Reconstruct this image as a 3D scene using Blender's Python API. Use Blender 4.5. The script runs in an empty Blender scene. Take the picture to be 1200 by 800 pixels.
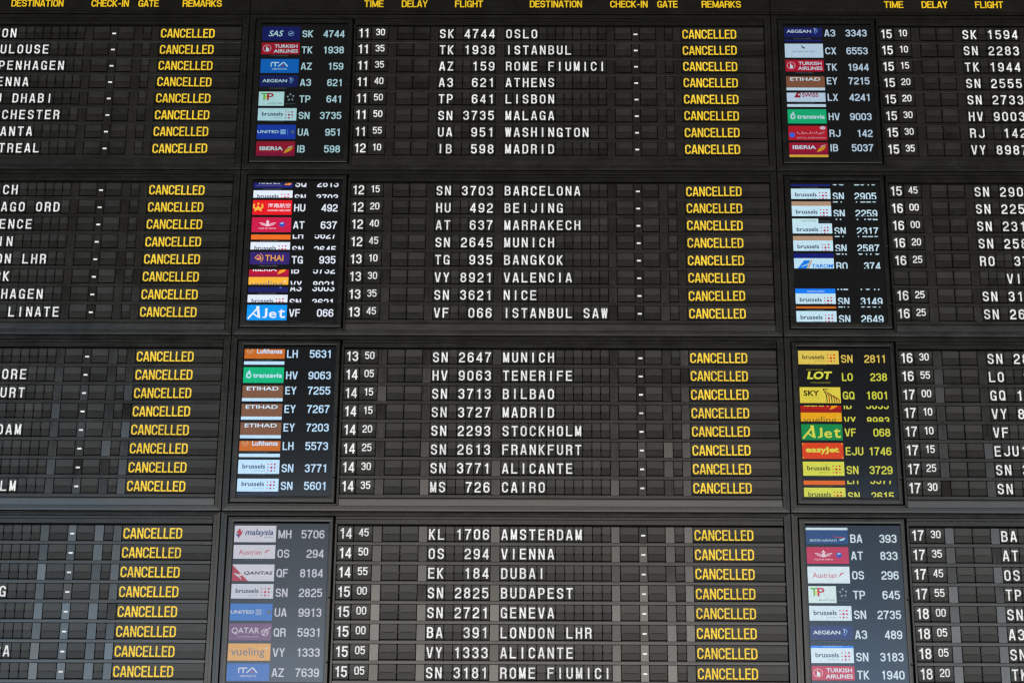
import bpy, math, random
from mathutils import Matrix, Vector
random.seed(11)
rnd = random.random

# ------------------------------------------------------------------ scene, camera, light
S = bpy.context.scene
C = S.collection
Z0 = 8.03            # height of the first flight row above the hall floor
P = 2.25             # width of one board module
H = 0.7741           # height of one board module
RP = 0.08175         # pitch of the flight rows

cd = bpy.data.cameras.new('camera'); cam = bpy.data.objects.new('camera', cd); C.objects.link(cam)
yaw, pitch, roll = -0.0112324, 0.4564529, 0.0078425
fw = Vector((math.sin(yaw)*math.cos(pitch), math.cos(yaw)*math.cos(pitch), math.sin(pitch)))
r0 = Vector((math.cos(yaw), -math.sin(yaw), 0)); u0 = r0.cross(fw)
ri = math.cos(roll)*r0 + math.sin(roll)*u0; up = -math.sin(roll)*r0 + math.cos(roll)*u0
cam.matrix_world = Matrix((( ri.x, up.x, -fw.x, 0.78421), (ri.y, up.y, -fw.y, -9.98656), (ri.z, up.z, -fw.z, Z0-6.37994), (0,0,0,1)))
cd.sensor_width = 36; cd.lens = 96; cd.clip_start = 0.1; cd.clip_end = 500
S.camera = cam

w = bpy.data.worlds.new('World'); S.world = w; w.use_nodes = True
bg = w.node_tree.nodes['Background']; bg.inputs[0].default_value = (1.0, 0.90, 0.76, 1); bg.inputs[1].default_value = 0.05

def window_lamp(name, x0, x1, z0, z1, y, col, L):
    """one bay of the hall's glazed wall, far behind the photographer"""
    d = bpy.data.lights.new(name, 'AREA'); d.shape = 'RECTANGLE'
    d.size = x1-x0; d.size_y = z1-z0; d.color = col; d.energy = L*math.pi*d.size*d.size_y
    o = bpy.data.objects.new(name, d); C.objects.link(o)
    o.location = ((x0+x1)/2, y, (z0+z1)/2); o.rotation_euler = (math.radians(90), 0, 0)   # -Z axis turned to +Y
    return o
WT = 12.2
# x from, x to, colour, radiance: pale blue panes alternate with warm ones
BAYS = [(-16, -6.2, (1.0, .96, .91), 4.4), (-6.1, -3.7, (.52, .77, 1.0), 5.0), (-3.6, -2.4, (.66, .84, 1.0), 4.6), (-2.3, 3.4, (1.0, .935, .86), 4.8),
        (3.5, 4.2, (.58, .80, 1.0), 4.0), (4.3, 5.0, (1.0, .94, .88), 4.0), (5.1, 6.1, (.60, .80, 1.0), 4.0), (6.2, 16, (1.0, .96, .91), 4.4)]
for b in BAYS:
    window_lamp('window_lamp', b[0], b[1], 3.0, 10.75, -15.0, b[2], b[3]*1.15)
    window_lamp('upper_window_lamp', b[0], b[1], 10.8, WT, -15.0, b[2], b[3]*.5)

vs = S.view_settings
vs.view_transform = 'Standard'; vs.look = 'None'; vs.exposure = 0; vs.gamma = 1; vs.use_curve_mapping = False
S.cycles.filter_width = 1.35
S.cycles.max_bounces = 4
S.cycles.sample_clamp_indirect = 4

# ------------------------------------------------------------------ materials
def lin(c):
    f = lambda v: v/12.92 if v <= .04045 else ((v+.055)/1.055)**2.4
    return tuple(f(v/255) for v in c)
MATS = {}
def surface(name, col, rough, spec=.5, streak=0.0, rvar=0.06, scale=(3, 3, 90), objvar=0.0, bump=0.0, dust=0.0, metallic=0.0, coat=0.0):
    m = bpy.data.materials.new(name); m.use_nodes = True; nt = m.node_tree; N = nt.nodes; K = nt.links
    bs = N['Principled BSDF']
    bs.inputs['Roughness'].default_value = rough; bs.inputs['Specular IOR Level'].default_value = spec
    bs.inputs['Metallic'].default_value = metallic
    tc = N.new('ShaderNodeTexCoord'); geo = N.new('ShaderNodeNewGeometry'); oi = N.new('ShaderNodeObjectInfo')
    mp = N.new('ShaderNodeMapping'); mp.inputs['Scale'].default_value = scale; K.new(geo.outputs['Position'], mp.inputs['Vector'])
    n1 = N.new('ShaderNodeTexNoise'); n1.inputs['Scale'].default_value = 3.0; n1.inputs['Detail'].default_value = 5; n1.inputs['Roughness'].default_value = .65
    K.new(mp.outputs[0], n1.inputs['Vector'])
    n2 = N.new('ShaderNodeTexNoise'); n2.inputs['Scale'].default_value = 9.0; n2.inputs['Detail'].default_value = 6; n2.inputs['Roughness'].default_value = .7
    K.new(geo.outputs['Position'], n2.inputs['Vector'])
    # colour: streaks * blotches * per-object variation
    def mr(src, a, b, lo=.3, hi=.7):
        r = N.new('ShaderNodeMapRange'); r.inputs['From Min'].default_value = lo; r.inputs['From Max'].default_value = hi
        r.inputs['To Min'].default_value = a; r.inputs['To Max'].default_value = b; K.new(src, r.inputs['Value']); return r.outputs[0]
    def mul(a, b):
        q = N.new('ShaderNodeMath'); q.operation = 'MULTIPLY'; K.new(a, q.inputs[0]); K.new(b, q.inputs[1]); return q.outputs[0]
    k = mul(mr(n1.outputs[0], 1-streak, 1+streak), mr(n2.outputs[0], 1-.18, 1+.18))
    k = mul(k, mr(oi.outputs['Random'], 1-objvar, 1+objvar, 0, 1))
    mx = N.new('ShaderNodeVectorMath'); mx.operation = 'SCALE'; mx.inputs[0].default_value = col; K.new(k, mx.inputs['Scale'])
    if dust:
        # pale dust specks and smears lying on the surface
        n3 = N.new('ShaderNodeTexNoise'); n3.inputs['Scale'].default_value = 160; n3.inputs['Detail'].default_value = 3; K.new(geo.outputs['Position'], n3.inputs['Vector'])
        d = mul(mr(n3.outputs[0], 0, dust, .56, .75), mr(n2.outputs[0], .2, 1.4))
        ad = N.new('ShaderNodeVectorMath'); ad.operation = 'ADD'; K.new(mx.outputs[0], ad.inputs[0]); K.new(d, ad.inputs[1]); K.new(ad.outputs[0], bs.inputs['Base Color'])
    else: K.new(mx.outputs[0], bs.inputs['Base Color'])
    rr = N.new('ShaderNodeMath'); rr.operation = 'ADD'; K.new(mr(n1.outputs[0], rough-rvar, rough+rvar), rr.inputs[0]); K.new(mr(n2.outputs[0], -rvar*.7, rvar*.7), rr.inputs[1])
    K.new(rr.outputs[0], bs.inputs['Roughness'])
    if bump:
        bp = N.new('ShaderNodeBump'); bp.inputs['Strength'].default_value = bump; bp.inputs['Distance'].default_value = .0006
        K.new(n1.outputs[0], bp.inputs['Height']); K.new(bp.outputs[0], bs.inputs['Normal'])
    return m
M_frame  = surface('dark_anodised_aluminium', (.0085, .0080, .0064), .22, .40, .25, .05, objvar=.12, bump=.10, dust=.008)
M_trim   = surface('dark_anodised_trim', (.0085, .0080, .0064), .20, .38, .3, .05, objvar=.12, bump=.10, dust=.006)
M_rail   = surface('grey_rail_aluminium', (.0120, .0110, .0090), .22, .48, .25, .05, objvar=.12, bump=.10, dust=.002)
M_spacer = surface('satin_spacer_aluminium', (.0135, .0124, .0102), .18, .62, .12, .04, (90, 3, 3), objvar=.20, bump=.10, dust=.006)
M_ledge  = surface('satin_ledge_aluminium', (.010, .0093, .0082), .20, .50, .2, .04, objvar=.05, bump=.10, dust=.006)
M_flap   = surface('black_flap_plastic', (.0108, .0098, .0078), .31, .27, .10, .06, (20, 3, 60), objvar=.35, bump=.10, dust=.004)
M_flaptop = surface('lit_flap_plastic', (.0135, .0120, .0092), .33, .27, .10, .06, (20, 3, 60), objvar=.30, bump=.10, dust=.004)  # flap plastic lightened and warmed: light on the upper flaps painted into the colour
M_flapb  = surface('black_flap_edge', (.0065, .0058, .0048), .45, .30, .10, .06, (20, 3, 60), objvar=.3)
M_white  = surface('white_flap_print', (.79, .79, .785), .45, .35, .02, .05, (8, 3, 8), objvar=.07)
M_yellow = surface('yellow_flap_print', (.90, .595, .022), .45, .35, .02, .05, (8, 3, 8), objvar=.05)
M_hyell  = surface('yellow_heading_print', (.84, .53, .006), .5, .3, .02, .05, (8, 3, 8))
M_dark   = surface('matt_black_backing', (.0035, .0033, .0028), .8, .1)
M_bezel  = surface('black_bezel_metal', (.0055, .0054, .0050), .22, .42, .2, .05, objvar=.1, bump=.2, dust=.008)
M_knob   = surface('black_rubber_knob', (.005, .005, .005), .35, .5)

def screen_mat(rgb, spec=.60):
    """a lit patch of LCD behind its matt front: gives off light, mirrors softly"""
    key = tuple(round(v, 4) for v in rgb)
    if key in MATS: return MATS[key]
    m = bpy.data.materials.new('lit_screen'); m.use_nodes = True; nt = m.node_tree; bs = nt.nodes['Principled BSDF']
    bs.inputs['Base Color'].default_value = (.003, .003, .003, 1); bs.inputs['Roughness'].default_value = .13; bs.inputs['Specular IOR Level'].default_value = spec; bs.inputs['Specular Tint'].default_value = (.60, .77, 1.0, 1)
    bs.inputs['Emission Strength'].default_value = 1.0
    geo = nt.nodes.new('ShaderNodeNewGeometry'); mp = nt.nodes.new('ShaderNodeMapping'); nz = nt.nodes.new('ShaderNodeTexNoise')
    nz.inputs['Scale'].default_value = 420; nz.inputs['Detail'].default_value = 1; nt.links.new(geo.outputs['Position'], nz.inputs['Vector'])
    r = nt.nodes.new('ShaderNodeMapRange'); r.inputs['From Min'].default_value = .25; r.inputs['From Max'].default_value = .75; r.inputs['To Min'].default_value = .80; r.inputs['To Max'].default_value = 1.2
    nt.links.new(nz.outputs[0], r.inputs['Value'])
    v = nt.nodes.new('ShaderNodeVectorMath'); v.operation = 'SCALE'; v.inputs[0].default_value = rgb; nt.links.new(r.outputs[0], v.inputs['Scale']); nt.links.new(v.outputs[0], bs.inputs['Emission Color'])
    MATS[key] = m
    return m

# ------------------------------------------------------------------ mesh helpers
class MB:
    def __init__(s): s.v = []; s.f = []; s.m = []; s.mats = []
    def mi(s, m):
        if m not in s.mats: s.mats.append(m)
        return s.mats.index(m)
    def face(s, pts, m):
        n = len(s.v); s.v += [tuple(p) for p in pts]; s.f.append(tuple(range(n, n+len(pts)))); s.m.append(s.mi(m))
    def mesh_quads(s, verts, faces, m):
        n = len(s.v); s.v += verts
        for f in faces: s.f.append(tuple(n+i for i in f)); s.m.append(s.mi(m))
    def box(s, x0, x1, y0, y1, z0, z1, m, ch=0.0):
        """front face at y0; ch chamfers the front edges"""
        c = ch
        v = [(x0+c,y0,z0+c),(x1-c,y0,z0+c),(x1-c,y0,z1-c),(x0+c,y0,z1-c),
             (x0,y0+c,z0),(x1,y0+c,z0),(x1,y0+c,z1),(x0,y0+c,z1),
             (x0,y1,z0),(x1,y1,z0),(x1,y1,z1),(x0,y1,z1)]
        f = [(0,1,2,3),(11,10,9,8)]
        if c: f += [(4,5,1,0),(5,6,2,1),(6,7,3,2),(7,4,0,3), (8,9,5,4),(9,10,6,5),(10,11,7,6),(11,8,4,7)]
        else:
            v = v[:4]+v[8:]; f = [(0,1,2,3),(7,6,5,4),(4,5,1,0),(5,6,2,1),(6,7,3,2),(7,4,0,3)]
        s.mesh_quads(v, f, m)
    def polys(s, ps, y, m):
        """2D polygons (x,z) laid at depth y, facing -Y; layers step forward a hair"""
        for p in ps:
            q = p[0] if isinstance(p, tuple) else p; k = p[1] if isinstance(p, tuple) else 0
            s.face([(a, y - k*.00006, b) for a, b in q], m)
    def build(s, name, parent=None, loc=None):
        me = bpy.data.meshes.new(name); me.from_pydata(s.v, [], s.f)
        for m in s.mats: me.materials.append(m)
        me.polygons.foreach_set('material_index', s.m); me.update()
        o = bpy.data.objects.new(name, me); C.objects.link(o)
        if parent: o.parent = parent
        if loc: o.location = loc
        return o
def empty(name, loc, label, cat, group=None):
    o = bpy.data.objects.new(name, None); C.objects.link(o); o.location = loc; o['label'] = label; o['category'] = cat
    o.empty_display_size = .05
    if group: o['group'] = group
    return o

# ------------------------------------------------------------------ 2D polygons
def area(p): return .5*sum(p[i][0]*p[(i+1) % len(p)][1]-p[(i+1) % len(p)][0]*p[i][1] for i in range(len(p)))
def ccw(p): return p if area(p) > 0 else p[::-1]
def clip1(p, ax, lim, keep):
    out = []
    n = len(p)
    for i in range(n):
        a, b = p[i], p[(i+1) % n]
        ia = (a[ax]-lim)*keep >= -1e-9; ib = (b[ax]-lim)*keep >= -1e-9
        if ia: out.append(a)
        if ia != ib:
            t = (lim-a[ax])/(b[ax]-a[ax]); out.append((a[0]+t*(b[0]-a[0]), a[1]+t*(b[1]-a[1])))
    return out
def clip(ps, x0=None, x1=None, z0=None, z1=None):
    r = []
    for p in ps:
        q, k = p
        for ax, lim, kp in ((0, x0, 1), (0, x1, -1), (1, z0, 1), (1, z1, -1)):
            if lim is not None and q: q = clip1(q, ax, lim, kp)
        if len(q) > 2 and abs(area(q)) > 1e-10: r.append((q, k))
    return r
def xf(ps, sx, sz, dx, dz, sh=0): return [([(a*sx+sh*b*sz+dx, b*sz+dz) for a, b in q], k) for q, k in ps]

def centreline(pts, closed):
    n = len(pts); out = []
    for i, p in enumerate(pts):
        r = p[2] if len(p) > 2 else 0
        if r <= 0 or (not closed and i in (0, n-1)): out.append((p[0], p[1])); continue
        a = pts[i-1]; b = pts[(i+1) % n]
        v1 = Vector((a[0]-p[0], a[1]-p[1])); v2 = Vector((b[0]-p[0], b[1]-p[1])); l1 = v1.length; l2 = v2.length; v1 /= l1; v2 /= l2
        ang = v1.angle(v2); d = min(r/math.tan(ang/2), l1*.5 if (len(a) > 2 and a[2]) else l1*.98, l2*.5 if (len(b) > 2 and b[2]) else l2*.98)
        r = d*math.tan(ang/2)
        s = Vector(p[:2])+v1*d; e = Vector(p[:2])+v2*d; c = Vector(p[:2])+(v1+v2).normalized()*(r/math.sin(ang/2))
        a0 = math.atan2(s.y-c.y, s.x-c.x); a1 = math.atan2(e.y-c.y, e.x-c.x); da = (a1-a0+math.pi) % (2*math.pi)-math.pi
        k = max(3, int(abs(da)/.32))
        for j in range(k+1):
            t = a0+da*j/k; out.append((c.x+r*math.cos(t), c.y+r*math.sin(t)))
    o2 = [out[0]]
    for q in out[1:]:
        if (q[0]-o2[-1][0])**2+(q[1]-o2[-1][1])**2 > 1e-8: o2.append(q)
    if closed and (o2[0][0]-o2[-1][0])**2+(o2[0][1]-o2[-1][1])**2 < 1e-8: o2.pop()
    return o2
def stroke(pts, t, closed=False, layer=0):
    c = centreline(pts, closed); n = len(c); L = []; R = []
    for i in range(n):
        if closed: a, b = c[i-1], c[(i+1) % n]
        else: a, b = c[max(i-1, 0)], c[min(i+1, n-1)]
        p = Vector(c[i]); d1 = (p-Vector(a)); d2 = (Vector(b)-p)
        if d1.length < 1e-9: d1 = d2
        if d2.length < 1e-9: d2 = d1
        d1.normalize(); d2.normalize(); n1 = Vector((-d1.y, d1.x)); n2 = Vector((-d2.y, d2.x)); m = n1+n2
        if m.length < 1e-6: m = n1
        m.normalize(); k = min(2.2, 1/max(.2, m.dot(n1))); m *= k*t/2
        L.append((p.x+m.x, p.y+m.y)); R.append((p.x-m.x, p.y-m.y))
    return [(ccw([L[i], R[i], R[(i+1) % n], L[(i+1) % n]]), layer) for i in range(n if closed else n-1)]

def glyph(ch, w, t):
    """condensed grotesque letter in a box w wide and 1 high: list of (convex polygon, layer)"""
    l = t/2; r = w-t/2; b = t/2; T = 1-t/2; c = w/2; R = (r-l)/2
    G = {
     'O': [('c', (l,b,R),(r,b,R),(r,T,R),(l,T,R))], '0': [('c', (l,b,R),(r,b,R),(r,T,R),(l,T,R))],
     '1': [((c+.06,0),(c+.06,1)), ((c-.17,.79),(c+.02,.80,.09),(c+.05,1))],
     '2': [((l,.69),(l,T,R),(r,T,R),(r,.56,.2),(l+.01,.24,.16),(l+.01,0)), ((.0,b),(w,b))],
     '3': [((l,.72),(l,T,R),(r-.01,T,R),(r-.01,.53,.17),(c-.06,.53)), ((c-.06,.53),(r,.53,.18),(r,b,R),(l,b,R),(l,.29))],
     '4': [((r-.08,0),(r-.08,1)), ((r-.08,.98),(l-.01,.29)), ((0,.27),(w,.27))],
     '5': [((w-.03,T),(l+.035,T),(l+.005,.47)), ((l+.02,.50),(l+.03,.61,.08),(r,.61,R),(r,b,R),(l,b,R),(l,.28))],
     '6': [('c', (l,b,R),(r,b,R),(r,.59,R),(l,.59,R)), ((l,.33),(l,T,R),(r,T,R),(r,.75))],
     '7': [((0,T),(w,T)), ((r,.95),(c-.02,.45,.3),(c-.09,0))],
     '8': [('c', (l,b,R),(r,b,R),(r,.54,R),(l,.54,R)), ('c', (l+.015,.53,R),(r-.015,.53,R),(r-.015,T,R),(l+.015,T,R))],
     '9': [('c', (l,T,R),(r,T,R),(r,.41,R),(l,.41,R)), ((r,.67),(r,b,R),(l,b,R),(l,.25))],
     'A': [((l-.03,-.05),(c-.02,1.03)), ((r+.03,-.05),(c+.02,1.03)), ((l+.08,.28),(r-.08,.28))],
     'B': [((l,0),(l,1)), ((l,T),(r-.02,T,.17),(r-.02,.53,.16),(l,.53)), ((l,.53),(r,.53,.17),(r,b,.18),(l,b))],
     'C': [((r,.67),(r,T,R),(l,T,R),(l,b,R),(r,b,R),(r,.33))],
     'D': [((l,0),(l,1)), ((l,T),(r,T,R),(r,b,R),(l,b))],
     'E': [((l,0),(l,1)), ((l,T),(w-.01,T)), ((l,.52),(w-.05,.52)), ((l,b),(w,b))],
     'F': [((l,0),(l,1)), ((l,T),(w,T)), ((l,.52),(w-.05,.52))],
     'G': [((r,.69),(r,T,R),(l,T,R),(l,b,R),(r-.01,b,R),(r-.01,.4)), ((c+.01,.45),(r,.45),(r,0))],
     'H': [((l,0),(l,1)), ((r,0),(r,1)), ((l,.52),(r,.52))],
     'I': [((c,0),(c,1))],
     'J': [((r,1),(r,b,R),(l,b,R),(l,.32))],
     'K': [((l,0),(l,1)), ((r+.06,1.1),(l,.37)), ((l+.10,.58),(r+.05,-.1))],
     'L': [((l,0),(l,1)), ((l,b),(w,b))],
     'M': [((l,0),(l,1)), ((r,0),(r,1)), ((l-.02,1.08),(c,.06)), ((r+.02,1.08),(c,.06))],
     'N': [((l,0),(l,1)), ((r,0),(r,1)), ((l-.02,1.07),(r+.02,-.07))],
     'P': [((l,0),(l,1)), ((l,T),(r,T,.19),(r,.44,.19),(l,.44))],
     'Q': [('c', (l,b,R),(r,b,R),(r,T,R),(l,T,R)), ((c+.03,.26),(w+.03,-.03))],
     'R': [((l,0),(l,1)), ((l,T),(r,T,.18),(r,.50,.18),(l,.50)), ((c-.02,.50),(r-.01,.48,.15),(r-.01,.0))],
     'S': [((r,.70),(r,T,R),(l,T,R),(l,.56,.17),(r,.46,.17),(r,b,R),(l,b,R),(l,.30))],
     'T': [((0,T),(w,T)), ((c,0),(c,1))],
     'U': [((l,1),(l,b,R),(r,b,R),(r,1))],
     'V': [((l-.03,1.05),(c-.02,-.03)), ((r+.03,1.05),(c+.02,-.03))],
     'W': [((l-.03,1.05),(c*.56,-.03)), ((c,1.03),(c*.56,-.03)), ((c,1.03),(w-c*.56,-.03)), ((r+.03,1.05),(w-c*.56,-.03))],
     'X': [((l-.02,1.05),(r+.02,-.05)), ((r+.02,1.05),(l-.02,-.05))],
     'Y': [((l-.03,1.06),(c,.42)), ((r+.03,1.06),(c,.42)), ((c,.46),(c,0))],
     'Z': [((0,T),(w,T)), ((0,b),(w,b)), ((r+.0,T+.02),(l,b-.02))],
     '-': [((c-.17,.43),(c+.17,.43))],
    }.get(ch, [])
    out = []
    for i, p in enumerate(G):
        cl = p[0] == 'c'
        out += stroke(list(p[1:] if cl else p), t, cl, i)
    return clip(out, 0, w, 0, 1)

def gw(ch, w):
    return {'I': w*.36, '1': w*.92, 'M': w*1.22, 'W': w*1.35, ' ': w*.55, 'E': w*.92, 'F': w*.9, 'L': w*.86, '-': w*.7}.get(ch, w)
def line(s, x, zc, cap, wr, gap, t, align='l', maxw=None):
    """a line of lettering, ink box centred on zc, starting / ending / centred at x"""
    ws = [gw(c, wr) for c in s]; tot = sum(ws)+gap*(len(s)-1)
    sx = cap
    if maxw: sx = maxw/tot
    x0 = x if align == 'l' else (x-tot*sx if align == 'r' else x-tot*sx/2)
    out = []
    for c, wv in zip(s, ws):
        out += xf(glyph(c, wv, t), sx, cap, x0, zc-cap/2); x0 += (wv+gap)*sx
    return out

# lettering cut from Blender's own built-in face, for the airline marks
FT = {}
def face_text(s, bold=0.0):
    key = (s, bold)
    if key not in FT:
        cu = bpy.data.curves.new('t', 'FONT'); cu.body = s; cu.size = 1; cu.offset = bold*.22; cu.resolution_u = 3; cu.fill_mode = 'FRONT'
        o = bpy.data.objects.new('t', cu); C.objects.link(o)
        dg = bpy.context.evaluated_depsgraph_get(); dg.update(); e = o.evaluated_get(dg); me = e.to_mesh()
        ps = [(ccw([(me.vertices[i].co.x, me.vertices[i].co.y) for i in p.vertices]), 0) for p in me.polygons]
        ps = [p for p in ps if abs(area(p[0])) > 1e-9]
        e.to_mesh_clear(); C.objects.unlink(o); bpy.data.objects.remove(o); bpy.data.curves.remove(cu)
        xs = [a for q, _ in ps for a, _b in q]; zs = [b for q, _ in ps for _a, b in q]
        if not xs: ps, xs, zs = [([(0, 0), (1, 0), (1, 1)], 0)], [0, 1], [0, 1]
        x0, x1, z0, z1 = min(xs), max(xs), min(zs), max(zs)
        FT[key] = xf(ps, 1/(x1-x0), 1/(z1-z0), -x0/(x1-x0), -z0/(z1-z0))
    return FT[key]

# ------------------------------------------------------------------ airline tiles, drawn in a box 2.34 wide and 1 high
TW = 2.34
class Tile:
    def __init__(s, bgc, short=False, cap=(150, 150, 150), x1=TW):
        s.it = []; s.short = short; s.z0 = .17 if short else 0
        if bgc: s.rect(0, x1, s.z0, 1, bgc)
        if short: s.text('A STAR ALLIANCE MEMBER', .55, 1.65, .035, .115, tuple(int(v*.72) for v in cap), 0)
    def add(s, ps, col, lay=None):
        s.it.append((ps, col, len(s.it) if lay is None else lay)); return s
    def rect(s, x0, x1, z0, z1, col): return s.add([([(x0,z0),(x1,z0),(x1,z1),(x0,z1)], 0)], col)
    def poly(s, pts, col):
        return s.add([(ccw(pts), 0)], col)
    def disc(s, x, z, r, col, rz=None, n=18, a0=0):
        rz = rz or r; return s.poly([(x+r*math.cos(2*math.pi*i/n+a0), z+rz*math.sin(2*math.pi*i/n+a0)) for i in range(n)], col)
    def ring(s, x, z, r, t, col, n=22, rz=None):
        rz = rz or r; c = [(x+r*math.cos(2*math.pi*i/n), z+rz*math.sin(2*math.pi*i/n)) for i in range(n)]
        return s.add(stroke(c, t, True), col)
    def pen(s, pts, t, col, closed=False): return s.add(stroke(pts, t, closed), col)
    def text(s, st, x0, x1, z0, z1, col, bold=.015, shear=0):
        h = (z1-z0); return s.add(xf(face_text(st, bold), x1-x0-abs(shear)*h, h, x0+max(0, -shear)*h, z0, shear), col)

def tiles():
    W = (235, 240, 245); T = {}
    t = Tile((26, 26, 100)); t.text('SAS', .38, 1.32, .30, .72, W, .05, .25); t.ring(1.77, .5, .17, .035, (150, 165, 215)); t.poly([(1.64,.47),(1.9,.6),(1.84,.5),(1.72,.42)], (190, 200, 235)); T['sas'] = t
    t = Tile((205, 20, 45), True); t.ring(.34, .60, .24, .03, (250, 200, 205)); t.poly([(.26,.42),(.44,.47),(.46,.60),(.36,.64),(.30,.80),(.28,.60)], W); t.poly([(.26,.42),(.42,.40),(.46,.47)], W)
    t.text('TURKISH', .80, 2.2, .63, .87, W, .07); t.text('AIRLINES', .76, 2.24, .28, .52, W, .07); T['turkish'] = t
    t = Tile((12, 106, 200)); t.text('I', .62, .68, .45, .74, W, .05); t.pen([(.66,.74),(1.12,.74)], .07, W); t.pen([(.90,.74),(.90,.45)], .07, W); t.pen([(1.08,.46),(1.36,.74)], .07, W); t.pen([(1.36,.74),(1.44,.74,.03),(1.66,.46)], .07, W)
    t.poly([(1.28,.46),(1.46,.46),(1.38,.60)], (205, 50, 60)); t.text('AIRWAYS', .70, 1.62, .22, .33, W, .02); T['ita'] = t
    t = Tile((27, 31, 96), True); t.text('AEGEAN', .16, 1.66, .50, .72, W, .06); t.pen([(1.82,.82),(1.94,.72,.08),(1.86,.6)], .05, (190, 205, 240)); t.pen([(1.94,.84),(2.06,.68,.08),(1.92,.46)], .045, (120, 150, 220)); t.pen([(1.80,.56),(1.92,.42)], .04, (90, 130, 220)); T['aegean'] = t
    t = Tile((228, 240, 238), x1=1.54); t.text('T', .12, .52, .40, .90, (95, 185, 45), .08); t.poly([(.34,.62),(.50,.78),(.46,.42)], (235, 215, 40)); t.text('P', .50, .90, .40, .90, (205, 25, 50), .08); t.text('AIR PORTUGAL', .55, 1.44, .12, .22, (70, 85, 90), .0)
    for k in range(5):
        a = math.radians(90+72*k); x, z = 1.93+.17*math.cos(a), .60+.20*math.sin(a); d = (math.cos(a), math.sin(a)); e = (-d[1], d[0])
        t.poly([(x+d[0]*.10, z+d[1]*.12), (x+e[0]*.08-d[0]*.03, z+e[1]*.09-d[1]*.03), (x-d[0]*.05, z-d[1]*.05)], (170, 178, 182)); t.poly([(x+d[0]*.06, z+d[1]*.07), (x-e[0]*.08-d[0]*.03, z-e[1]*.09-d[1]*.03), (x-d[0]*.02, z-d[1]*.02)], (120, 128, 132))
    t.text('STAR ALLIANCE', 1.62, 2.24, .10, .17, (110, 115, 118), 0); T['tap'] = t
    t = Tile(W, False); t.it = []; t.rect(0, TW, .13, 1, (228, 238, 244)); t.text('brussels', .24, 1.52, .46, .74, (20, 22, 70), .07); t.text('airlines', .92, 1.52, .29, .38, (150, 155, 175), 0)
    for i in range(3):
        for j in range(3):
            r = {(1, 1): .072, (2, 1): .058, (2, 2): .056, (1, 0): .058}.get((i, j), .040); t.disc(1.70+.19*i, .32+.20*j, r, (215, 35, 75), n=10)
    t.text('A STAR ALLIANCE MEMBER', .68, 1.6, .045, .11, (110, 115, 120), 0); T['brussels'] = t
    t = Tile((28, 62, 178)); t.text('UNITED', .03, 1.32, .41, .61, W, .07); t.rect(1.42, 1.74, .34, .67, (165, 195, 240))
    for k in range(3): t.pen([(1.44+.1*k, .36), (1.50+.1*k, .5, .1), (1.48+.1*k, .65)], .018, (60, 95, 195))
    t.pen([(1.43,.5),(1.73,.5)], .018, (60, 95, 195)); t.pen([(1.86,.30),(1.86,.70)], .02, (130, 160, 230)); t.disc(2.16, .50, .13, (95, 105, 125), n=5, a0=math.pi/2); T['united'] = t
    t2 = Tile(None); t2.it = [(ps, (45, 128, 215) if i == 0 else c, lay) for i, (ps, c, lay) in enumerate(t.it)]; T['united_pale'] = t2  # same tile, its blue lightened to paint in the reflection on the screen
    t = Tile((188, 22, 48)); t.rect(0, TW, 0, .22, (165, 18, 60)); t.text('IBERIA', .22, 1.62, .39, .65, W, .10); t.poly([(1.66,.18),(1.80,.44),(2.24,.62),(2.10,.38),(1.86,.24)], (250, 165, 30)); t.poly([(1.84,.50),(2.0,.64),(2.26,.70),(2.02,.58)], (250, 235, 225)); T['iberia'] = t
    t = Tile((26, 34, 110), True); t.text('SINGAPORE', .30, 1.55, .70, .86, W, .03); t.text('AIRLINES', .30, 1.55, .44, .62, W, .035); t.rect(.14, 1.7, .32, .345, (120, 110, 150))
    t.poly([(1.82,.36),(1.98,.62),(2.34,.62),(2.18,.36)], (240, 140, 60)); t.poly([(1.92,.42),(2.05,.6),(2.1,.6),(2.0,.42)], (90, 60, 90)); T['singapore'] = t
    t = Tile((232, 22, 30)); g = (250, 190, 70)
    t.pen([(.08,.74),(.05,.45,.2),(.30,.42,.2),(.32,.60)], .10, g); t.pen([(.56,.74),(.60,.45,.2),(.36,.42,.2),(.32,.60)], .10, g); t.pen([(.12,.26),(.32,.42,.1),(.54,.26)], .09, g); t.disc(.33, .75, .07, g)
    t.text('海南航空', .90, 2.26, .48, .78, W, .02); t.text('HAINAN AIRLINES', .90, 2.26, .24, .36, W, .02); T['hainan'] = t
    t = Tile((205, 25, 70)); p = (245, 215, 225)
    t.poly([(.84,.62),(.94,.84),(1.04,.62),(.94,.70)], p); t.pen([(.84,.66),(.94,.80,.05),(1.04,.66)], .03, p); t.pen([(.46,.62),(.70,.58,.1),(.94,.44)], .05, p); t.pen([(1.42,.62),(1.18,.58,.1),(.94,.44)], .05, p); t.pen([(.56,.52),(.94,.40,.2),(1.32,.52)], .04, p); t.disc(.94, .57, .09, p, n=6)
    t.text('royal air maroc', .42, 1.46, .18, .32, p, .02); t.disc(1.80, .52, .17, (50, 75, 175)); t.poly([(1.68,.56),(1.80,.66),(1.92,.60),(1.78,.54)], (190, 205, 240)); T['maroc'] = t
    t = Tile((238, 112, 32), True); t.ring(.32, .66, .17, .025, (250, 195, 150)); t.pen([(.20,.66),(.34,.60,.05),(.44,.74)], .03, (250, 195, 150)); t.text('Lufthansa', .72, 2.20, .50, .82, W, .10); T['lufthansa'] = t
    t = Tile((52, 36, 108), True); g = (240, 165, 60)
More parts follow.
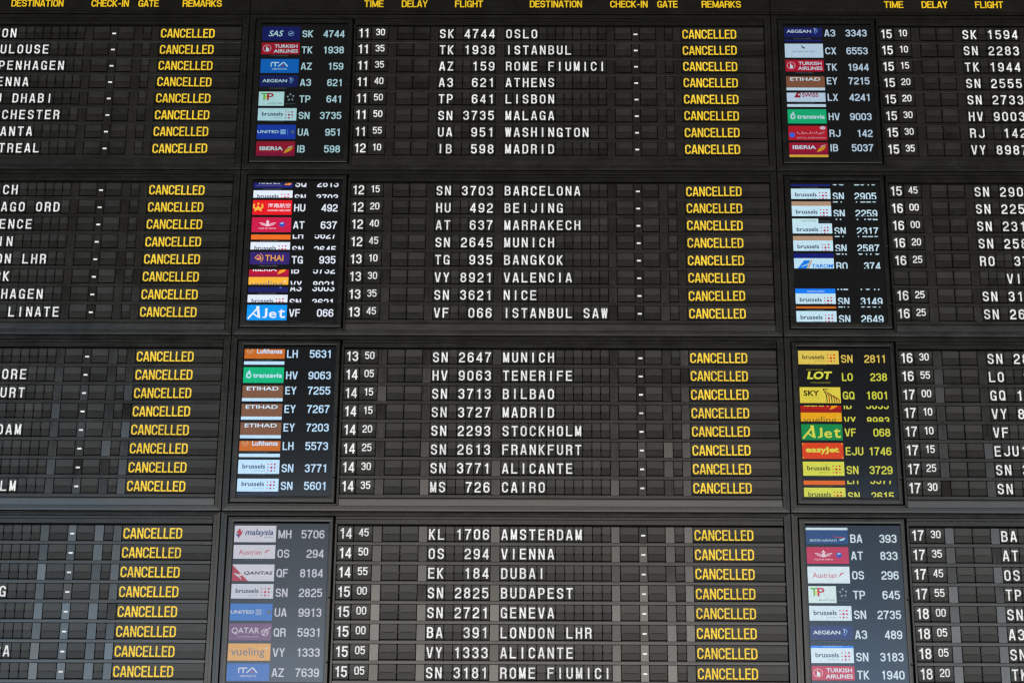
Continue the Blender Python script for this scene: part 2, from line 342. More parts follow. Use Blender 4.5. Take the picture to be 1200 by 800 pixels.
    t.pen([(.30,.62),(.52,.44,.1),(.66,.62,.1),(.50,.86,.1)], .045, g, True); t.pen([(.42,.56),(.62,.74,.1),(.72,.44,.1)], .04, g, True); t.disc(.52, .62, .08, (205, 70, 130)); t.pen([(.60,.90),(.76,.74,.1),(.78,.50,.1),(.62,.32)], .035, g)
    t.text('THAI', .90, 1.98, .40, .80, g, .04); T['thai'] = t
    t = Tile((252, 186, 58)); t.text('vueling', .16, 2.02, .16, .76, (118, 118, 128), .015); t.disc(2.13, .72, .05, W, n=8); T['vueling'] = t
    t = Tile((12, 152, 240)); t.pen([(.08,.10),(.62,.80),(.70,.90)], .10, W); t.poly([(.52,.92),(.70,.92),(.80,.10),(.66,.22)], W); t.pen([(.36,.44),(.70,.18)], .08, W); t.text('J', .92, 1.20, .14, .78, W, .07); t.text('e', 1.30, 1.74, .14, .56, W, .06); t.text('t', 1.84, 2.24, .14, .74, W, .06); T['ajet'] = t
    t = Tile((222, 232, 238)); t.poly([(1.0,.92),(1.06,.72),(1.26,.62),(1.18,.74)], (30, 80, 85)); t.poly([(1.02,.74),(1.28,.74),(1.16,.64)], (30, 80, 85)); t.text('CATHAY PACIFIC', .40, 1.92, .38, .48, (80, 100, 105), .0); T['cathay'] = t
    t = Tile((152, 92, 62)); t.text('ETIHAD', .24, 2.08, .49, .73, (250, 248, 246), .06); T['etihad'] = t
    t2 = Tile(None); t2.it = [(ps, (205, 150, 118) if i == 0 else c, lay) for i, (ps, c, lay) in enumerate(t.it)]; T['etihad_pale'] = t2
    t = Tile((222, 230, 240), True); r = (180, 28, 52); t.poly([(.44,.46),(.60,.46),(.76,.92),(.66,.92)], r); t.poly([(.58,.46),(.82,.46),(.86,.92),(.70,.92)], r); t.pen([(.68,.68),(.80,.68)], .04, W); t.pen([(.74,.60),(.74,.76)], .04, W); t.text('SWISS', .92, 1.92, .50, .80, r, .11); T['swiss'] = t
    t = Tile((20, 192, 120)); t.pen([(.36,.74),(.22,.60,.1),(.18,.34,.1),(.42,.34,.1),(.42,.50)], .08, W); t.pen([(.30,.58),(.46,.58)], .07, W); t.poly([(.26,.66),(.40,.62),(.36,.86)], W); t.text('transavia', .56, 2.24, .33, .62, W, .10); T['transavia'] = t
    t = Tile((215, 28, 42)); t.disc(.22, .36, .17, (60, 110, 240)); t.disc(2.08, .86, .18, (240, 200, 205), .12); t.text('الملكية', .52, 2.2, .40, .60, (240, 195, 200), .01); t.text('ROYAL JORDANIAN', .50, 2.22, .08, .22, (235, 180, 185), .01); T['jordan'] = t
    t = Tile((222, 236, 244)); bl = (25, 128, 232); t.poly([(.20,.32),(.60,.86),(.94,.86),(.72,.32)], bl); t.pen([(.44,.44),(.84,.62)], .045, (222, 236, 244)); t.pen([(.76,.32),(.96,.86)], .045, (225, 190, 50)); t.pen([(.83,.32),(1.04,.86)], .045, (215, 60, 50)); t.text('TAROM', 1.00, 2.30, .35, .61, bl, .13, .2); T['tarom'] = t
    t = Tile(None); t.text('POLISH AIRLINES', .44, 1.40, .92, .98, (190, 190, 170), 0); t.text('LOT', .46, 1.92, .34, .84, W, .17, .2); t.disc(1.16, .59, .05, (20, 20, 20), n=8); t.text('A STAR ALLIANCE MEMBER', .66, 1.80, .08, .16, (170, 170, 160), 0); T['lot'] = t
    t = Tile((240, 228, 240)); t.text('SKY', .22, 1.12, .44, .80, (24, 24, 30), .12); t.text('express', .24, 1.14, .26, .36, (200, 190, 130), 0)
    for k in range(6): t.pen([(1.38+.14*k-.02, .86-.10*k), (1.52+.145*k, .52-.06*k, .1), (1.56+.14*k, .04)], .055, (28, 28, 32) if k % 2 == 0 else (175, 35, 45))
    t.pen([(1.34,.88),(1.66,.84)], .05, (28, 28, 32)); T['sky'] = t
    t = Tile((232, 70, 30)); t.text('easyJet', .20, 2.10, .30, .76, W, .14)
    for x, z in ((.05, .93), (2.29, .93), (.05, .07), (2.29, .07)): t.poly([(x-.05, z-.06 if z > .5 else z+.06), (x+.05, z), (x-.02, z+.05 if z > .5 else z-.05)], (240, 215, 200))
    T['easyjet'] = t
    t = Tile(W); t.poly([(.08,.55),(.30,.86),(.42,.50),(.28,.30),(.22,.55)], (205, 40, 55)); t.poly([(.08,.50),(.24,.50),(.30,.16)], (50, 70, 150)); t.poly([(.36,.40),(.46,.62),(.44,.78),(.40,.60)], (205, 40, 55)); t.text('malaysia', .58, 2.24, .32, .78, (30, 50, 130), .08, .2); t.text('airlines', 1.70, 2.20, .26, .36, (90, 100, 160), 0); T['malaysia'] = t
    t = Tile(W); t.text('Austrian', .28, 1.60, .32, .64, (215, 40, 55), .0); t.poly([(1.70,.34),(1.84,.60),(2.10,.64),(1.90,.54)], (215, 40, 55)); T['austrian'] = t
    t = Tile(W, True); t.it[0] = ([([(0,.17),(TW,.17),(TW,1),(0,1)], 0)], W, 0); t.text('Austrian', .30, 1.58, .42, .72, (215, 40, 55), .0); t.poly([(1.70,.46),(1.84,.68),(2.10,.72),(1.90,.62)], (215, 40, 55)); T['austrian_short'] = t
    t = Tile(W); t.poly([(0,0),(0,.96),(.90,0)], (200, 30, 55)); t.poly([(.06,.50),(.34,.40),(.48,.22),(.52,.06),(.38,.24),(.20,.34)], W); t.poly([(.34,.42),(.48,.44),(.56,.34),(.46,.30)], W); t.text('QANTAS', .62, 2.26, .35, .59, (36, 36, 46), .12, .2); T['qantas'] = t
    t = Tile((128, 72, 118)); t.text('QATAR', .14, 1.66, .36, .76, W, .0); t.rect(.5, 1.66, .20, .24, (190, 170, 190)); t.ring(1.98, .48, .19, .05, (215, 205, 215)); t.pen([(1.90,.30),(2.0,.56,.1),(2.30,.78)], .06, (225, 215, 225)); t.pen([(1.80,.50),(2.05,.60,.1),(2.1,.40)], .05, (215, 205, 215)); T['qatar'] = t
    t = Tile((22, 62, 118)); t.text('BRITISH AIRWAYS', .22, 1.72, .30, .44, (205, 225, 235), .02); t.poly([(1.40,.62),(2.14,.56),(2.14,.50),(1.66,.55)], (190, 40, 70)); t.poly([(1.84,.42),(2.22,.54),(2.10,.38),(1.92,.34)], (175, 220, 225)); T['british'] = t
    t = Tile((20, 130, 245)); t.text('KLM ROYAL DUTCH', .7, 1.7, .08, .2, W, 0); T['bluestrip'] = t
    T['dusk'] = Tile((40, 38, 78)); t = Tile((22, 26, 112)); t.text('flight', .8, 1.6, .24, .5, (120, 130, 200), 0); T['navy'] = t; t.it = t.it[:1]
    return T
TILES = tiles()
TCOL = dict(sas='dark blue', turkish='red', ita='bright blue', aegean='navy', united='blue', iberia='crimson', singapore='navy', hainan='bright red with gold emblem', maroc='crimson', lufthansa='orange', thai='purple', vueling='yellow', ajet='sky blue', etihad='brown', etihad_pale='pale brown', transavia='green', jordan='red', lot='black', sky='striped', easyjet='orange', qatar='purple', british='blue', bluestrip='bright blue', navy='navy', dusk='navy', united_pale='glare-lightened blue', tap='white')

# tile tint is the colour cast of each ageing screen
SX0 = -.4158; TWm = .164; SLOT = .0700
def screen_row(par, zc, row, tint, dim):
    """tiles and flight codes of one row, clipped to its slot"""
    a, ca, na, b, cb, nb, s = row
    z0, z1 = zc-SLOT/2, zc+SLOT/2
    def col(rgb):
        L = lin(rgb); return tuple(L[i]*tint[i]*dim for i in range(3))
    for (tl, co, nu, off) in ((a, ca, na, s), (b, cb, nb, s-1)):
        if tl is None and not co: continue
        if abs(off) >= 1: continue
        dz = off*SLOT
        # tile
        if tl:
            mb = MB(); k = SLOT
            for ps, c, lay in TILES[tl].it:
                q = clip(xf(ps, TWm/TW, SLOT, SX0, z0+dz), SX0-.001, SX0+TWm+.001, z0, z1)
                if q: mb.polys([p[0] for p in q], -.0012-.00008*lay, screen_mat(col(c)))
            if mb.f:
                o = mb.build('airline_tile', par); o['label'] = TCOL.get(tl, 'white')+' tile beside code '+co+' '+nu
        tx = clip(line(co, -.2425, zc+dz-.001, .0352, .61, .105, .150), None, None, z0, z1)
        wnum = line(nu, -.0606, zc+dz-.001, .0352, .58, .09, .148, 'r')
        tx2 = clip(wnum, None, None, z0, z1)
        tm = screen_mat(col((226, 232, 238)))
        for ps, nm in ((tx, 'airline_code'), (tx2, 'flight_number')):
            if ps:
                mb = MB(); mb.polys(ps, -.0012, tm); mb.build(nm, par)

SCREENS = {
 (0,0): dict(tint=(.52,.78,.80), dim=.88, rows=[('sas','SK','4744'),('turkish','TK','1938'),('ita','AZ','159'),('aegean','A3','621'),('tap','TP','641'),('brussels','SN','3735'),('united','UA','951'),('iberia','IB','598')]),
 (0,1): dict(tint=(.66,.80,.92), dim=.86, rows=[('aegean','A3','3343','navy','SK','1594',.12),('cathay','CX','6553'),('turkish','TK','1944'),('etihad','EY','7215','brussels','SN','2555',.19),('swiss','LX','4241','brussels','SN','2733',.19),('transavia','HV','9003'),('jordan','RJ','142'),('iberia','IB','5037','vueling','VY','8987',.16)]),
 (1,0): dict(tint=(.98,.98,1.05), dim=1.02, rows=[('singapore','SQ','2813','brussels','SN','3703',.5),('hainan','HU','492'),('maroc','AT','637'),('lufthansa','LH','5627','brussels','SN','2645',.5),('thai','TG','935'),('iberia','IB','5732','vueling','VY','8921',.5),('aegean','A3','3003','brussels','SN','3621',.5),('ajet','VF','066')]),
 (1,1): dict(tint=(.70,.90,.98), dim=.98, rows=[('singapore','SQ','2513','brussels','SN','2905',.70),('etihad_pale','EY','7225','brussels','SN','2259',.70),('tap','TP','7402','brussels','SN','2317',.68),('etihad_pale','EY','7229','brussels','SN','2587',.70),('navy','UX','6173','tarom','RO','374',.68),(None,'',''),('bluestrip','KL','7647','brussels','SN','3149',.68),('lufthansa','LH','5567','brussels','SN','2649',.70)]),
 (2,0): dict(tint=(.66,.88,1.08), dim=1.0, rows=[('lufthansa','LH','5631','brussels','SN','2647',.21),('transavia','HV','9063'),('etihad','EY','7255','brussels','SN','3713',.20),('etihad','EY','7267','brussels','SN','3727',.20),('etihad','EY','7203','brussels','SN','2293',.20),('lufthansa','LH','5573','brussels','SN','2613',.21),('brussels','SN','3771'),('brussels','SN','5601','dusk','MS','726',.08)]),
 (2,1): dict(tint=(.86,.80,.07), top_tint=(.98,.66,.10), dim=.92, rows=[('brussels','SN','2811'),('lot','LO','238'),('sky','GQ','1801'),('iberia','IB','3633','vueling','VY','8983',.56),('ajet','VF','068'),('easyjet','EJU','1746'),('brussels','SN','3729'),('lufthansa','LH','3377','brussels','SN','2615',.56)]),
 (3,0): dict(tint=(.68,.64,.68), dim=.86, rows=[('malaysia','MH','5706'),('austrian_short','OS','294'),('qantas','QF','8184'),('brussels','SN','2825'),('united_pale','UA','9913'),('qatar','QR','5931'),('vueling','VY','1333'),('ita','AZ','7639')]),
 (3,1): dict(tint=(.86,.95,.96), dim=.86, rows=[('cathay','KL','1706','british','BA','393',.86),('maroc','AT','833'),('austrian','OS','296'),('tap','TP','645'),('brussels','SN','2735'),('aegean','A3','489'),('bluestrip','AZ','157','brussels','SN','3183',.87),('turkish','TK','1940')]),
}

MID = [
 [('11','30','SK ','4744','OSLO'),('11','35','TK ','1938','ISTANBUL'),('11','35','AZ ',' 159','ROME FIUMICI'),('11','40','A3 ',' 621','ATHENS'),('11','50','TP ',' 641','LISBON'),('11','50','SN ','3735','MALAGA'),('11','55','UA ',' 951','WASHINGTON'),('12','10','IB ',' 598','MADRID')],
 [('12','15','SN ','3703','BARCELONA'),('12','20','HU ',' 492','BEIJING'),('12','40','AT ',' 637','MARRAKECH'),('12','45','SN ','2645','MUNICH'),('13','10','TG ',' 935','BANGKOK'),('13','30','VY ','8921','VALENCIA'),('13','35','SN ','3621','NICE'),('13','45','VF ',' 066','ISTANBUL SAW')],
 [('13','50','SN ','2647','MUNICH'),('14','05','HV ','9063','TENERIFE'),('14','15','SN ','3713','BILBAO'),('14','15','SN ','3727','MADRID'),('14','20','SN ','2293','STOCKHOLM'),('14','25','SN ','2613','FRANKFURT'),('14','30','SN ','3771','ALICANTE'),('14','35','MS ',' 726','CAIRO')],
 [('14','45','KL ','1706','AMSTERDAM'),('14','50','OS ',' 294','VIENNA'),('14','55','EK ',' 184','DUBAI'),('15','00','SN ','2825','BUDAPEST'),('15','00','SN ','2721','GENEVA'),('15','00','BA ',' 391','LONDON LHR'),('15','05','VY ','1333','ALICANTE'),('15','05','SN ','3181','ROME FIUMICI')]]
LEFT = [['LYON','TOULOUSE','COPENHAGEN','VIENNA','ABU DHABI','MANCHESTER','ATLANTA','MONTREAL'],
        ['ZURICH','CHICAGO ORD','FLORENCE','BERLIN','LONDON LHR','NEWARK','COPENHAGEN','MILAN LINATE'],
        ['','SINGAPORE','FRANKFURT','','ROTTERDAM','','','STOCKHOLM'],
        ['','','','LUXEMBURG','','','CASABLANCA','']]
RIGHT = [
 [('15','10','SK ','1594'),('15','10','SN ','2283'),('15','15','TK ','1944'),('15','20','SN ','2555'),('15','20','SN ','2733'),('15','30','HV ','9003'),('15','30','RJ ',' 142'),('15','35','VY ','8987')],
 [('15','45','SN ','2905'),('16','00','SN ','2259'),('16','00','SN ','2317'),('16','20','SN ','2587'),('16','25','RO ',' 374'),('','','   ','VIA '),('16','25','SN ','3149'),('16','25','SN ','2649')],
 [('16','30','SN ','2811'),('16','55','LO ',' 238'),('17','00','GQ ','1801'),('17','10','VY ','8983'),('17','10','VF ',' 068'),('17','15','EJU','1746'),('17','25','SN ','3729'),('17','30','SN ','2615')],
 [('17','30','BA ',' 393'),('17','35','AT ',' 833'),('17','45','OS ',' 296'),('17','55','TP ',' 645'),('18','00','SN ','2735'),('18','05','A3 ',' 489'),('18','05','SN ','3183'),('18','20','TK ','1940')]]

# ------------------------------------------------------------------ split-flap units
FZ = .0325         # half height of a flap pair
UP_T, LO_T = math.tan(math.radians(1.8)), math.tan(math.radians(1.0))
CELLS = {}
def flap_mesh(w_, kind, text, var):
    """an upper and a lower flap meeting at the hinge line, with the lettering printed across both"""
    key = (round(w_, 4), kind, text, var)
    if key in CELLS: return CELLS[key]
    mb = MB(); h = w_/2-(.0012 if w_ < .05 else .0018); th = .0014; g = .0005
    nx = .0012 if w_ < .05 else .0022; nz = .0050
    tap = 0.0 if text else (.0006, .0016, .0026, .0012)[var % 4]
    def yy(z, base=0.0): return base - (z*UP_T if z > 0 else (-z)*LO_T)
    def slab(pts, m, base=0.0):
        n = len(pts); f = [(a, yy(z, base), z) for a, z in pts]; k = [(a, yy(z, base)+th, z) for a, z in pts]
        mb.mesh_quads(f+k, [tuple(range(n))], m)
        mb.mesh_quads(f+k, [(i, i+n, (i+1) % n+n, (i+1) % n) for i in range(n)], M_flapb)
    # flaps: notched at the hinge, corners clipped
    c = .0022
    slab([(-h+nx, g), (h-nx, g), (h-nx-tap*.3, g+nz), (h, g+nz+.001), (h, FZ-c), (h-c, FZ), (-h+c, FZ), (-h, FZ-c), (-h, g+nz+.001), (-h+nx+tap*.3, g+nz)], M_flap)
    lb = -FZ+.0050
    slab([(h-nx, -g), (-h+nx, -g), (-h+nx, -g-nz), (-h, -g-nz-.001), (-h, lb+c), (-h+c, lb), (h-c, lb), (h, lb+c), (h, -g-nz-.001), (h-nx, -g-nz)], M_flap)
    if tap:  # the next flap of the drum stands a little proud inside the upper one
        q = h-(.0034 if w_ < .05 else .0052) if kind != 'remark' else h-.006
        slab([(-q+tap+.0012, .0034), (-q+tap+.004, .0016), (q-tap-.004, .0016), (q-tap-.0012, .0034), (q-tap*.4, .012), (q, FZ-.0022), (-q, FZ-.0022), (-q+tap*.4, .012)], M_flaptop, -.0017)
    # edges of the flaps waiting behind
    mb.face([(-h, .0035, -FZ+.0002), (h, .0035, -FZ+.0002), (h, .0035, -FZ+.0026), (-h, .0035, -FZ+.0026)], M_flapb)
    # hinge pins in the side notches
    if w_ > .05:
        for sx in (-1, 1):
            x = sx*(h-.0004); mb.box(x-.0012, x+.0012, -.0016, .002, -.0045, .0045, M_rail, .0004)
    if text:
        if kind == 'hour': ps = line(text, .001, .0030, .0436, .53, .085, .135, 'c')
        elif kind == 'minute': ps = line(text, .0025, .0078, .0330, .54, .09, .135, 'c')
        elif kind == 'remark': ps = line(text, -h+.0045, 0, .0446, .50, .080, .122, 'l', .2312)
        else: ps = xf(glyph(text, .54, .130), .0446, .0446, -.54*.0446/2+.001*(text == 'J'), -.0223)
        m = M_yellow if kind == 'remark' else M_white
        for z0, z1 in ((g, FZ), (-FZ, -g)):
            for q, k in clip(ps, None, None, z0, z1):
                mb.face([(a, yy(b)-.0003-k*.00007, b) for a, b in q], m)
    me = bpy.data.meshes.new(kind+'_flap'); me.from_pydata(mb.v, [], mb.f)
    for m in mb.mats: me.materials.append(m)
    me.polygons.foreach_set('material_index', mb.m); me.update()
    CELLS[key] = me
    return me
def flap(row, x0, x1, kind, text):
    me = flap_mesh(x1-x0, kind, text.strip(), int(rnd()*4))
    o = bpy.data.objects.new({'letter': 'letter_flap', 'digit': 'digit_flap', 'hour': 'hour_flap', 'minute': 'minute_flap', 'remark': 'remark_flap'}.get(kind, 'blank_flap'), me)
    C.objects.link(o); o.parent = row; o.location = ((x0+x1)/2, (rnd()-.5)*.0012, (rnd()-.5)*.0007)
    t = 1.0 if text.strip() else 1.7
    o.rotation_euler = (math.radians((rnd()-.5)*t), math.radians((rnd()-.5)*.35), math.radians((rnd()-.5)*1.6))
    return o

SP = {}
def spacer(row, x0, x1, dark=False, dash=False):
    key = round(x1-x0, 4), dash
    h = (x1-x0)/2
    if key not in SP:
        mb = MB(); mb.box(-h+.0006, h-.0006, -.0014, .010, -.0338, .0332, M_spacer, .0007)
        me = bpy.data.meshes.new('spacer_plate'); me.from_pydata(mb.v, [], mb.f); me.materials.append(M_spacer); me.update(); SP[key] = me
    o = bpy.data.objects.new('spacer_plate', SP[key]); C.objects.link(o); o.parent = row; o.location = ((x0+x1)/2, 0, 0)
    tilt = random.gauss(.25, .8)
    if rnd() < .07: tilt -= 2.6
    o.rotation_euler = (math.radians(max(-3.2, min(1.6, tilt))), 0, math.radians(random.gauss(0, .8)))
    if dash:
        d = MB(); d.box(-.0080, .0080, -.0030, -.0012, -.0065, .0008, M_white, .0004)
        q = d.build('dash', row, ((x0+x1)/2+.0005, 0, 0))
    return o

D0 = .6310; DP = .03640
def build_row(panel, b, i, time, minute, let, num, dest, remark, x_from, x_to, label):
    z = -i*RP
    mb = MB()
    # the row's own carrier: lower rail with a groove, thin upper lip
    rp = [(.020, -.0488), (-.0028, -.0488), (-.0036, -.0472), (-.0036, -.0360), (-.0030, -.0352), (.020, -.0352)]
    A = [(-.0096, y, zz) for y, zz in rp]; B = [(1.7464, y, zz) for y, zz in rp]
    mb.mesh_quads(A+B, [(j, j+6, (j+1) % 6+6, (j+1) % 6) for j in range(6)]+[tuple(range(6)), tuple(range(11, 5, -1))], M_rail)
    mb.box(-.0096, 1.7464, .014, .020, -.034, .0345, M_dark)
    row = mb.build('flight_row', panel, (0, 0, z)); row['label'] = label
    row.rotation_euler = (math.radians(random.gauss(0, .15)), 0, 0)
    def cell(x0, x1, kind, t):
        if x1 > x_from and x0 < x_to: flap(row, x0, x1, kind, t)
    def sp(x0, x1, dash=False):
        if x1 > x_from and x0 < x_to: spacer(row, x0, x1, dash=dash)
    cell(-.0090, .0535, 'hour', time); cell(.0545, .1290, 'minute', minute)
    sp(.1295, .1660)
    cell(.1670, .2375, 'blank', ''); cell(.2385, .3095, 'blank', '')
    sp(.3100, .3455)
    for k in range(3): cell(.3462+k*.0353, .3462+(k+1)*.0353-.0006, 'letter', let[k])
    for k in range(4): cell(.4521+k*.0353, .4521+(k+1)*.0353-.0006, 'digit', num[k])
    sp(.5938, .6305)
    for k in range(12): cell(D0+k*DP, D0+(k+1)*DP-.0006, 'letter', dest.ljust(12)[k])
    sp(1.0682, 1.1025)
    cell(1.1030, 1.1765, 'blank', ''); sp(1.1770, 1.2100, True); cell(1.2105, 1.2810, 'blank', '')
    sp(1.2815, 1.3185); cell(1.3190, 1.3550, 'blank', ''); sp(1.3555, 1.3895)
    cell(1.3900, 1.7462, 'remark', remark)
    return row

# ------------------------------------------------------------------ module frames
def member(mb, o0, o1, i0, i1, m, n=1):
    """a mitred frame member: outer edge o0-o1, inner edge i0-i1 (x,z); stepped and grooved across its width"""
    prof = [(0, .012), (0, -.0080), (.05, -.0100), (.46, -.0104), (.475, -.0094), (.495, -.0094), (.51, -.0106), (.95, -.0108), (1.0, -.0098), (1.0, .012)]
    A = [(o0[0]+(i0[0]-o0[0])*t, y, o0[1]+(i0[1]-o0[1])*t) for t, y in prof]; B = [(o1[0]+(i1[0]-o1[0])*t, y, o1[1]+(i1[1]-o1[1])*t) for t, y in prof]
    k = len(prof); mb.mesh_quads(A+B, [(j, j+k, j+1+k, j+1) for j in range(k-1)]+[tuple(range(k)), tuple(range(2*k-1, k-1, -1))], m)
XL, XR, ZB, ZT = -.4716, 1.7758, -.6805, .0908
def build_frame(par):
    iL, iR, iB, iT = -.4468, 1.7485, -.6578, .0725
    for nm, o0, o1, i0, i1 in (('bottom_rail', (XR,ZB),(XL,ZB),(iR,iB),(iL,iB)), ('top_rail', (XL,ZT),(XR,ZT),(iL,iT),(iR,iT)),
                               ('left_stile', (XL,ZB),(XL,ZT),(iL,iB),(iL,iT)), ('right_stile', (XR,ZT),(XR,ZB),(iR,iT),(iR,iB))):
        mb = MB(); member(mb, o0, o1, i0, i1, M_frame); mb.build(nm, par)
    # trim above the flap rows (three fine extrusions), edge strip beside the monitor, ledge below
    mb = MB()
    for z0, z1, y in ((.0605, .0722, -.0075), (.0400, .0597, -.0068)): mb.box(-.0180, 1.7468, y, .01, z0, z1, M_trim, .0006)
    mb.box(-.0096, 1.7464, .0015, .012, .0350, .0395, M_dark)
    mb.build('upper_trim', par)
    mb = MB(); mb.box(-.4462, -.0203, -.0092, .012, -.6575, -.6480, M_frame, .0005); mb.build('monitor_sill', par)
    mb = MB(); mb.box(-.0195, -.0100, -.0080, .012, -.656, .0722 if False else .0460, M_trim, .0012); mb.build('edge_strip', par)
    mb = MB(); a = math.radians(1.9); y0 = -.0090; y1 = y0+math.tan(a)*.0255
    x0, x1 = -.0090, 1.7462
    v = [(x0,y1,-.6560),(x1,y1,-.6560),(x1,y0,-.6305),(x0,y0,-.6305),(x0,.012,-.6560),(x1,.012,-.6560),(x1,.012,-.6305),(x0,.012,-.6305)]
    mb.mesh_quads(v, [(0,1,2,3),(7,6,5,4),(4,5,1,0),(5,6,2,1),(6,7,3,2),(7,4,0,3)], M_ledge)
    mb.build('lower_ledge', par)
    mb = MB(); mb.box(-.0096, 1.7464, -.0030, .012, -.6295, -.6225, M_rail, .0008); mb.build('lower_trim', par)
    mb = MB(); mb.box(XL-.0015, XR+.0012, .0205, .050, ZB-.0012, ZT+.0012, M_dark); mb.build('backing_plate', par)

def build_monitor(b, c, tl, label):
    spec = SCREENS[(b, c)]
    o = empty('flight_monitor', (c*P, 0, Z0-b*H), label, 'monitor', 'tall flight code monitors set into the board')
    x0, x1, z0, z1 = -.4430, -.0270, -.6440, .0695; dx0, dx1, dz0, dz1 = -.4185, -.0440, -.6165, .0470
    # bezel of four mitred members with rounded front edges
    prof = [(0, .012), (0, -.0098), (.07, -.0113), (.12, -.0117), (.60, -.0119), (.93, -.0116), (1.0, -.0100), (1.0, .004)]
    k = len(prof)
    for nm, p0, p1, q0, q1 in (('bezel', (x1,z0),(x0,z0),(dx1,dz0),(dx0,dz0)), ('bezel', (x0,z1),(x1,z1),(dx0,dz1),(dx1,dz1)), ('bezel', (x0,z0),(x0,z1),(dx0,dz0),(dx0,dz1)), ('bezel', (x1,z1),(x1,z0),(dx1,dz1),(dx1,dz0))):
        A = [(p0[0]+(q0[0]-p0[0])*t, y, p0[1]+(q0[1]-p0[1])*t) for t, y in prof]; B = [(p1[0]+(q1[0]-p1[0])*t, y, p1[1]+(q1[1]-p1[1])*t) for t, y in prof]
        mb = MB(); mb.mesh_quads(A+B, [(j, j+k, j+1+k, j+1) for j in range(k-1)]+[tuple(range(k)), tuple(range(2*k-1, k-1, -1))], M_bezel); mb.build(nm, o)
    # turn-lock knobs on the right edge
    for z in (-.268, -.534):
        mb = MB(); n = 12; r = .0052
        ring = lambda rr, y: [(-.0315+rr*math.cos(2*math.pi*i/n), y, z+rr*math.sin(2*math.pi*i/n)) for i in range(n)]
        A, B, D = ring(r, -.010), ring(r, -.017), ring(r*.7, -.0195)
        mb.mesh_quads(A+B+D, [(i, (i+1) % n, n+(i+1) % n, n+i) for i in range(n)]+[(n+i, n+(i+1) % n, 2*n+(i+1) % n, 2*n+i) for i in range(n)]+[tuple(range(2*n, 3*n))], M_knob)
        mb.build('lock_knob', o)
    mb = MB(); t = spec['tint']; mb.box(dx0-.002, dx1+.002, 0, .010, dz0-.002, dz1+.002, screen_mat(tuple(.0048*v for v in (1, .92, .88))))
    scr = mb.build('screen', o)
    for i, r in enumerate(spec['rows']):
        r = tuple(r)
        if len(r) == 3: r = r+(None, '', '', 0.0)
        screen_row(scr, -.0010-i*.0818, r, spec['top_tint'] if i == 0 and 'top_tint' in spec else spec['tint'], spec['dim'])
    o.location.y = .0; o.rotation_euler = (math.radians(tl[0]), 0, math.radians(tl[1]))
    return o

# ------------------------------------------------------------------ the wall behind, modules, monitors, headings
mb = MB(); mb.box(-P-3.2, 2*P+3.2, .10, .30, -4*H-2.5, 2.6, M_dark); o = mb.build('wall', None, (0, 0, Z0)); o['kind'] = 'structure'

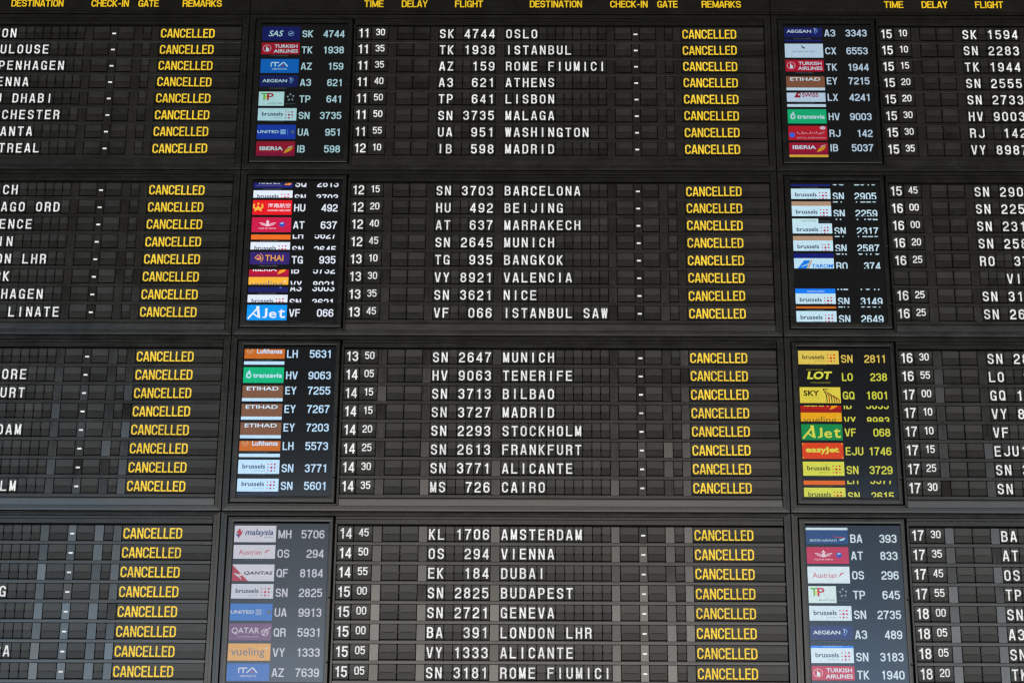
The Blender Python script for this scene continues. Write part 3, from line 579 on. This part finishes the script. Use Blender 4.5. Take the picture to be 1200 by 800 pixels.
SPAN = {0: ('11:30 Oslo to 12:10 Madrid', 'top row of the board'), 1: ('12:15 Barcelona to 13:45 Istanbul', 'second row of the board'),
        2: ('13:50 Munich to 14:35 Cairo', 'third row of the board'), 3: ('14:45 Amsterdam to 15:05 Rome', 'bottom row of the board')}
LSPAN = ['Lyon, Toulouse and Montreal at top left', 'Chicago, Florence and Milan Linate at the left', 'Singapore, Frankfurt and Stockholm at the left', 'mostly blank destinations at bottom left']
RSPAN = ['15:10 to 15:35 flights at top right', '15:45 to 16:25 flights at the right', '16:30 to 17:30 flights beside the yellow tinted monitor', '17:30 to 18:20 flights at bottom right']
for b in range(4):
    for c in (-1, 0, 1):
        lab = {-1: 'flap board module, cancelled rows for '+LSPAN[b], 0: 'middle flap board module, cancelled '+SPAN[b][0], 1: 'split-flap board module with '+RSPAN[b]}[c]
        t = empty('flap_board_module', (c*P, 0, Z0-b*H), lab, 'departure board', 'split-flap modules of the departure board')
        build_frame(t)
        for i in range(8):
            if c == 0:
                h_, m_, l_, n_, d_ = MID[b][i]; rl = 'row reading %s:%s %s %s %s cancelled' % (h_, m_, l_.strip(), n_.strip(), d_)
                build_row(t, b, i, h_, m_, l_, n_, d_, 'CANCELLED', -9, 9, rl)
            elif c == -1:
                d_ = LEFT[b][i]; build_row(t, b, i, '', '', '   ', '    ', d_, 'CANCELLED', D0-.001, 9, 'cancelled row with destination ending in '+d_[-4:].strip() if d_ else 'cancelled row with blank destination flaps in view')
            else:
                h_, m_, l_, n_ = RIGHT[b][i]; build_row(t, b, i, h_, m_, l_, n_, '', 'CANCELLED', -9, 1.07, ('row reading %s:%s flight %s %s' % (h_, m_, l_.strip(), n_.strip()[:3])) if h_ else 'row with blank time flaps and letters VI')

MLAB = {(0,0): 'tall monitor of flight codes SK 4744 to IB 598 at upper left', (0,1): 'tall monitor of flight codes A3 3343 to IB 5037 at upper right',
        (1,0): 'tall monitor with bright scrolling codes, HU 492 to VF 066', (1,1): 'tall monitor with a blank row above SN 3149 in pale blue',
        (2,0): 'tall monitor with three brown tiles, codes EY 7255 to SN 5601', (2,1): 'yellow tinted tall monitor, codes SN 2811 to SN 2615',
        (3,0): 'washed out tall monitor of codes MH 5706 to AZ 7639', (3,1): 'tall monitor reflecting daylight, codes BA 393 to TK 1940'}
TILT = {(0,0): (0, 0), (0,1): (0, 0), (1,0): (0, 0), (1,1): (0, 0), (2,0): (0, 0), (2,1): (0, 0), (3,0): (0, 0), (3,1): (0, 0)}
for k, l in MLAB.items(): build_monitor(k[0], k[1], TILT[k], l)

HEADS = [('TIME', .0200, .1040), ('DELAY', .1830, .2950), ('FLIGHT', .4140, .5350), ('DESTINATION', .7380, .9640), ('CHECK-IN', .9640+.122, 1.2480), ('GATE', 1.2900, 1.3780), ('REMARKS', 1.4820, 1.6520)]
for c, sel in ((-1, HEADS[3:]), (0, HEADS), (1, HEADS[:3])):
    lab = {-1: 'black heading panel with yellow DESTINATION to REMARKS at the left', 0: 'black heading panel with yellow TIME to REMARKS in the middle', 1: 'black heading panel with yellow TIME, DELAY and FLIGHT at the right'}[c]
    t = empty('heading_panel', (c*P, 0, Z0), lab, 'sign', 'heading panels along the top of the board')
    mb = MB(); mb.box(XL, XR, -.0095, .05, .1075, .3200, M_trim, .001); mb.build('panel_face', t)
    mb = MB(); mb.box(XL, XR, -.0115, .05, .0945, .1045, M_frame, .0012); mb.build('lower_lip', t)
    for s, x0, x1 in sel:
        mb = MB(); mb.polys(line(s, x0, .1465, .0345, .60, .05, .145, 'l', x1-x0), -.0100, M_hyell); o = mb.build('heading_lettering', t); o['label'] = 'yellow heading '+s
